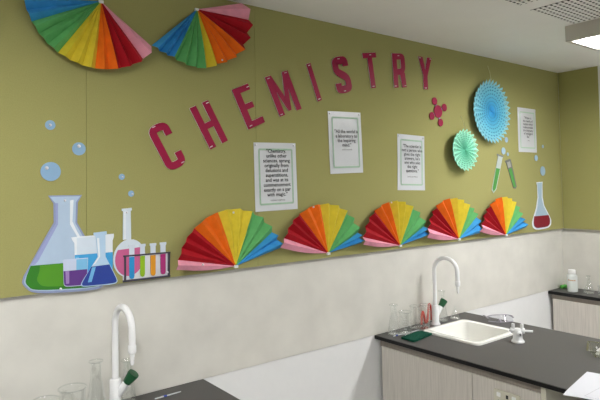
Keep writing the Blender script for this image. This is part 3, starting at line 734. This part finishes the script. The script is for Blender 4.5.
def flaskp(rb, h, rn): return [(rb*.95, .0), (rb, .006), (rb*.97, .014), (rn*1.15, h*.62), (rn, h*.68), (rn, h*.96), (rn*1.18, h)]
def beakp(r, h): return [(r*.93, 0), (r, .006), (r, h*.5), (r, h*.94), (r*1.07, h)]
def at(px, y): return W(px, 330, -y).x
glassthing('conical_flask', 'clear conical flask nearest the bench edge by the green scourer', at(394, -.045), -.045, flaskp(.031, .150, .0175))
glassthing('beaker', 'clear beaker with white graduation marks beside the conical flask', at(405.3, -.075), -.075, beakp(.032, .112), grad=6)
glassthing('beaker', 'clear narrow beaker behind the graduated beaker', at(415.3, -.04), -.04, beakp(.026, .118))
glassthing('beaker', 'clear tall beaker in front of the red rubber tubing', at(425.3, -.075), -.075, beakp(.027, .125))
glassthing('conical_flask', 'clear conical flask standing behind the green tap knob', at(442.5, -.03), -.03, flaskp(.034, .165, .0165))
glassthing('glass_funnel', 'small clear glass funnel standing upside down by the sink', at(455.5, -.05), -.05, [(.028, 0), (.0275, .003), (.010, .045), (.005, .05), (.0045, .075)], lip=False)
# red rubber tubing coiled behind the tap
xa, xb, y = at(421.5, -.024), at(432.5, -.024), -.024
pts = [Vector((xa+(xb-xa)*u, y+.006*math.sin(9*u), ZB+.0065+.1*h)) for u, h in ((.0, 0), (.05, .35), (.22, .72), (.30, .40), (.34, .06), (.46, .05), (.55, .45), (.66, .85), (.80, 1.0), (.94, .9), (1.0, .55), (.98, .1))]
for _ in range(2):                        # smooth the loops
    pts = [pts[0]] + [q for a, b in zip(pts, pts[1:]) for q in (a.lerp(b, .25), a.lerp(b, .75))] + [pts[-1]]
x = (xa+xb)/2
G().tube(pts, .0062, 10).out('rubber_tubing', mat('red_rubber', rgb(206, 52, 36), .5, .4, (60, .06)), label='loops of red rubber tubing behind the beaker beside the tap', cat='tubing', loc=(x, y, ZB), smooth=True)
# left-hand bench
def atl(px, y): return W(px, 392, -y).x
glassthing('beaker', 'clear beaker nearest the tap with conical flasks', atl(72.5, -.10), -.10, beakp(.041, .122), grad=6)
glassthing('beaker', 'clear beaker second from the tap with conical flasks', atl(45.5, -.13), -.13, beakp(.039, .112))
glassthing('beaker', 'clear beaker third from the tap with conical flasks', atl(18.5, -.14), -.14, beakp(.036, .108))
glassthing('conical_flask', 'clear conical flask on the beaker side of the tap', atl(96, -.06), -.06, flaskp(.038, .180, .0195))
glassthing('conical_flask', 'clear conical flask on the open bench side of the tap', atl(128, -.022), -.022, flaskp(.030, .148, .019))
# glass rods and droppers
def rod(p, q, label, band=None, r=.0028):
    p, q = H(*p, z=ZB+r), H(*q, z=ZB+r); t = thing('glass_rod', label, 'glass rod', ((p+q)/2)-Vector((0, 0, r)), 'glass rods on the benches')
    G().tube([p, p.lerp(q, .8), q], [r, r, r*.6], 8).out('rod', mat('milky_glass', rgb(196, 200, 202), .25, .6, (40, .04)), t, smooth=True)
    if band: a = p.lerp(q, band); b = p.lerp(q, band+.12); G().tube([a, b], r*1.35, 8).out('band', mat('blue_band', rgb(40, 62, 150), .4, .4, (40, .04)), t, label='blue band')
rod((155, 399), (181, 391.5), 'milky glass dropper with blue band on the bench without gas tap', .32)
rod((393.5, 336.2), (410, 332), 'milky glass dropper with blue band beside the green scourer', .12)
rod((404, 334.2), (419, 330.0), 'plain milky glass rod beside the green scourer')
# scourer
P = [H(*q, z=ZB+.008) for q in ((400.2, 337.2), (420, 330.8), (433, 333), (414.2, 341))]
P = roundpoly(P, {0, 1, 2, 3}, .12, 3)
g = G(); n = len(P); g.v = [Vector((p.x, p.y, ZB+.0005)) for p in P]+[Vector((p.x, p.y, ZB+.009+.001*math.sin(i*2.1))) for i, p in enumerate(P)]
g.f = [tuple(range(n)), tuple(range(n, 2*n))]+[(j, (j+1) % n, n+(j+1) % n, n+j) for j in range(n)]
g.out('scouring_pad', mat('green_scourer', rgb(16, 72, 56), .95, .15, (120, .35), (300, .8)), label='dark green scouring pad beside the sink', cat='scouring pad', loc=(P[0].x, P[0].y, ZB))

# ================================================================== GAS TAP
gp = H(518, 341.8)
t = thing('gas_tap', 'white twin-outlet gas tap beside the sink', 'gas tap', (gp.x, gp.y, ZB))
G().lathe(gp, [(.001, 0), (.030, 0), (.030, .005), (.026, .009), (.0225, .016), (.0195, .045), (.019, .058), (.015, .064), (.001, .066)], 24).out('turret', M_TAP, t, smooth=True)
Rv, Fv = Vector((RGT.x, RGT.y, 0)).normalized(), Vector((-_fwd.x, -_fwd.y, 0)).normalized()
for sgn, nm in ((1, 'outlet'), (-1, 'outlet')):
    s = gp+Vector((0, 0, .054)); dv = (Rv*sgn*.95+Fv*(.35 if sgn > 0 else -.2)).normalized()
    G().tube([s, s+dv*.022, s+dv*.023, s+dv*.032, s+dv*.033, s+dv*(.068 if sgn > 0 else .040)], [.010, .010, .0125, .0125, .0055, .0048], 14).out('outlet', M_TAP, t, smooth=True)
    k = s+dv*.020+Vector((0, 0, .007))
    G().bbox(k-Vector((.0065, .0065, 0)), k+Vector((.0065, .0065, .026)), .003).out('lever', M_TAP, t)
s = gp+Vector((0, 0, .042))
G().lathe(s+Fv*.015, [(.011, 0), (.011, .014), (.007, .016), (.001, .016)], 14, Fv).out('front_boss', M_TAP, t, smooth=True)
G().lathe(s+Fv*.031, [(.0045, 0), (.0045, .002), (.001, .002)], 10, Fv).out('test_point', M_INK, t)

# ================================================================== SAFETY GLASSES
gc = H(501.5, 322.3)
t = thing('safety_glasses', 'clear safety glasses lying folded open beside the sink', 'safety glasses', (gc.x, gc.y, ZB))
M_GOG = glass('goggle_plastic', (.80, .80, .84, 1), 1.0, .05)
M_GFR = mat('grey_lilac_frame', rgb(176, 172, 184), .3, .5, (40, .04))
lens = G(); U = Rv; V = Fv
def gpt(a, b, z): return gc + U*a + V*b + Vector((0, 0, z))
N = 16
for i in range(N+1):
    s = -1+2*i/N; x = .068*s; y = .022*(1-s*s)-.01; hgt = .036*(1-.35*abs(s)**3)-(.012 if abs(s) < .12 else 0)
    lens.v += [gpt(x, y, .004+(.008 if abs(s) < .1 else 0)), gpt(x*1.02, y-.012, .004+hgt)]
for i in range(N): lens.f.append((2*i, 2*i+1, 2*i+3, 2*i+2))
lens.out('lens', M_GOG, t, smooth=True)
G().tube([gpt(.068*(-1+2*i/N), .022*(1-(-1+2*i/N)**2)-.01, .0045) for i in range(N+1)], .0022, 8).out('lower_rim', M_GFR, t, smooth=True)
G().tube([gpt(.0694*(-1+2*i/N), .022*(1-(-1+2*i/N)**2)-.022, .005+.036*(1-.35*abs(-1+2*i/N)**3)) for i in range(N+1)], .0024, 8).out('brow_bar', M_GFR, t, smooth=True)
for sg in (-1, 1):
    G().tube([gpt(.069*sg, -.012, .022), gpt(.071*sg, -.04, .023), gpt(.066*sg, -.09, .02), gpt(.06*sg, -.115, .006)], [.004, .003, .0026, .0032], 8).out('temple_arm', M_GFR, t, smooth=True)
G().bbox(gpt(-.012, .010, .004)-Vector((.006, .006, .002)), gpt(-.012, .010, .004)+Vector((.006, .006, .014)), .003).out('nose_pad', M_GFR, t)

# ================================================================== PAPER, TRAY
a, b = H(563, 397.5, ZB-.012), H(587, 371.8, ZB+.001)
u = (a-b); u.z = 0; v = Vector((u.y, -u.x, 0)).normalized()
if v.y > 0: v = -v
v = (v + Vector((.12, -.1, 0))).normalized()*.40
g = G(); nx, ny = 10, 6
for dz in (0, .0004):
    for j in range(ny+1):
        for i in range(nx+1):
            p = b + u*(i/nx) + v*(j/ny); over = max(0, (BX0+.0)-p.x); p.z = ZB+.0012+dz-.9*over*over*1.4 - .0*over; g.v.append(p)
n = (nx+1)*(ny+1)
for j in range(ny):
    for i in range(nx):
        q = j*(nx+1)+i; g.f += [(q, q+1, q+nx+2, q+nx+1), (n+q, n+q+1, n+q+nx+2, n+q+nx+1)]
sheet = g.out('paper_sheet', mat('plain_white_paper', rgb(204, 206, 212), .8, .3, (20, .008)), label='white sheet of paper overhanging the bench edge', cat='paper', loc=(b.x, b.y, ZB), smooth=True)
g = G()
for p, q in (((584.5, 396), (606, 384.5)), ((584.5, 396), (606, 401.5))):
    p, q = H(*p, z=ZB+.0022), H(*q, z=ZB+.0022); w = (q-p).normalized().cross(Vector((0, 0, 1)))*.0007
    s = len(g.v); g.v += [p-w, q-w, q+w, p+w]; g.f.append((s, s+1, s+2, s+3))
g.out('pencil_line', mat('pencil', rgb(150, 150, 154), .6, .3, (60, .05)), sheet)
tc = H(594.5, 357.5)
t = thing('plastic_tray', 'clear plastic tray of white crumbs on the bench', 'tray', (tc.x+.09, tc.y-.06, ZB))
e1 = Vector((.40, -.92, 0)).normalized(); e2 = Vector((.92, .40, 0)).normalized()
def trayloop(o, z): return [tc - e1*o - e2*o + Vector((0, 0, z)), tc + e1*(.14+o) - e2*o + Vector((0, 0, z)), tc + e1*(.14+o) + e2*(.10+o) + Vector((0, 0, z)), tc - e1*o + e2*(.10+o) + Vector((0, 0, z))]
bot = trayloop(0, .001)
g = loft([bot, trayloop(.022, .034), trayloop(.030, .035), trayloop(.030, .033), trayloop(.021, .032), trayloop(-.001, .002)], cap=True); g.f.append((0, 1, 2, 3))
g.out('tray_shell', M_CLEARPL, t)
g = G()
for i in range(170):
    p = tc + e1*random.uniform(.008, .13) + e2*random.uniform(.008, .09); r = random.uniform(.003, .007)
    k = len(g.v); ps = [Vector((random.uniform(-1, 1), random.uniform(-1, 1), random.uniform(-.6, .8)))*r for _ in range(1)]
    o = p+Vector((0, 0, .0105+random.random()*.012))
    for d in ((1, 0, 0), (-1, 0, 0), (0, 1, 0), (0, -1, 0), (0, 0, 1), (0, 0, -1)): g.v.append(o+Vector(d)*r*random.uniform(.7, 1.2))
    g.f += [tuple(k+i for i in q) for q in ((0, 2, 4), (2, 1, 4), (1, 3, 4), (3, 0, 4), (2, 0, 5), (1, 2, 5), (3, 1, 5), (0, 3, 5))]
g.out('crumbs', mat('white_crumbs', rgb(222, 224, 222), .6, .4, (80, .05)), t, kind='stuff')

# ================================================================== POWER OUTLET
t = thing('power_outlet', 'cream double power outlet on the bench cabinet door', 'power outlet', (CX, -.71, .75))
G().bbox((CX-.010, -.772, .742), (CX, -.655, .815), .003).out('plate', M_CREAM, t)
for y in (-.748, -.680):
    G().bbox((CX-.0145, y-.009, .789), (CX-.009, y+.009, .806), .002).out('rocker_switch', M_PLASTIC, t)
for y in (-.742, -.686):
    g = G()
    for dy, dz in ((-.008, .006), (.008, .006), (0, -.008)): g.box((CX-.0106, y+dy-.0014, .764+dz-.005), (CX-.0098, y+dy+.0014, .764+dz+.005))
    g.out('socket_slots', M_INK, t)
textmesh('marking', 'GPO', .010, Vector((CX-.0103, -.713, .809)), .0004, M_INK, t, ux=Vector((0, -1, 0)), uz=Vector((0, 0, 1))) if False else None
G().box((CX-.0108, -.722, .788), (CX-.0098, -.712, .803)).out('indicator', M_INK, t)

# ================================================================== ON THE NARROW COUNTER
bp = H(572.6, 291.6)
t = thing('plastic_bottle', 'frosted white plastic bottle with white cap and orange lettering', 'bottle', (bp.x, bp.y, ZB))
M_FROST = mat('frosted_plastic', rgb(206, 212, 208), .35, .5, (12, .03))
bp.z = ZB
G().lathe(bp, [(.001, .001), (.031, .001), (.034, .004), (.034, .104), (.031, .114), (.022, .121), (.020, .127), (.001, .127)], 28).out('body', M_FROST, t, smooth=True)
G().lathe(bp+Vector((0, 0, .123)), [(.001, 0), (.0225, 0), (.0235, .002), (.0235, .024), (.022, .028), (.001, .028)], 24).out('cap', M_PLASTIC, t, smooth=True)
a0 = math.atan2(CAM.y-bp.y, CAM.x-bp.x); g = G(); OR = mat('orange_print', rgb(176, 116, 52), .5, .4, (60, .05))
for k, (s0, s1) in enumerate(((-.75, -.55), (-.5, -.42), (-.36, -.2), (-.15, -.03), (.02, .2), (.26, .4), (.46, .62))):
    L = [a0+s0+(s1-s0)*i/3 for i in range(4)]; h = .010 if k == 0 else .007
    for i in range(3):
        s = len(g.v); g.v += [bp+Vector((.0344*math.cos(L[i]), .0344*math.sin(L[i]), .078)), bp+Vector((.0344*math.cos(L[i+1]), .0344*math.sin(L[i+1]), .078)), bp+Vector((.0344*math.cos(L[i+1]), .0344*math.sin(L[i+1]), .078+h)), bp+Vector((.0344*math.cos(L[i]), .0344*math.sin(L[i]), .078+h))]; g.f.append((s, s+1, s+2, s+3))
g.out('lettering', OR, t, label='band of orange lettering')
sp = H(564.5, 287.6); sp.x = min(sp.x, -.045)
G().bbox((sp.x-.035, sp.y-.02, ZB+.0005), (sp.x+.03, sp.y+.012, ZB+.022), .007).out('sponge', mat('bright_green_sponge', rgb(96, 178, 84), .9, .2, (90, .2), (140, .6)), label='bright green sponge behind the frosted bottle', cat='sponge', loc=(sp.x, sp.y, ZB))
q = H(589, 293)
glassthing('conical_flask', 'small clear conical flask beside the frosted plastic bottle', q.x, q.y, flaskp(.035, .115, .012))
glassthing('beaker', 'low clear beaker at the open end of the narrow counter', q.x-.02, q.y-.11, beakp(.036, .06))
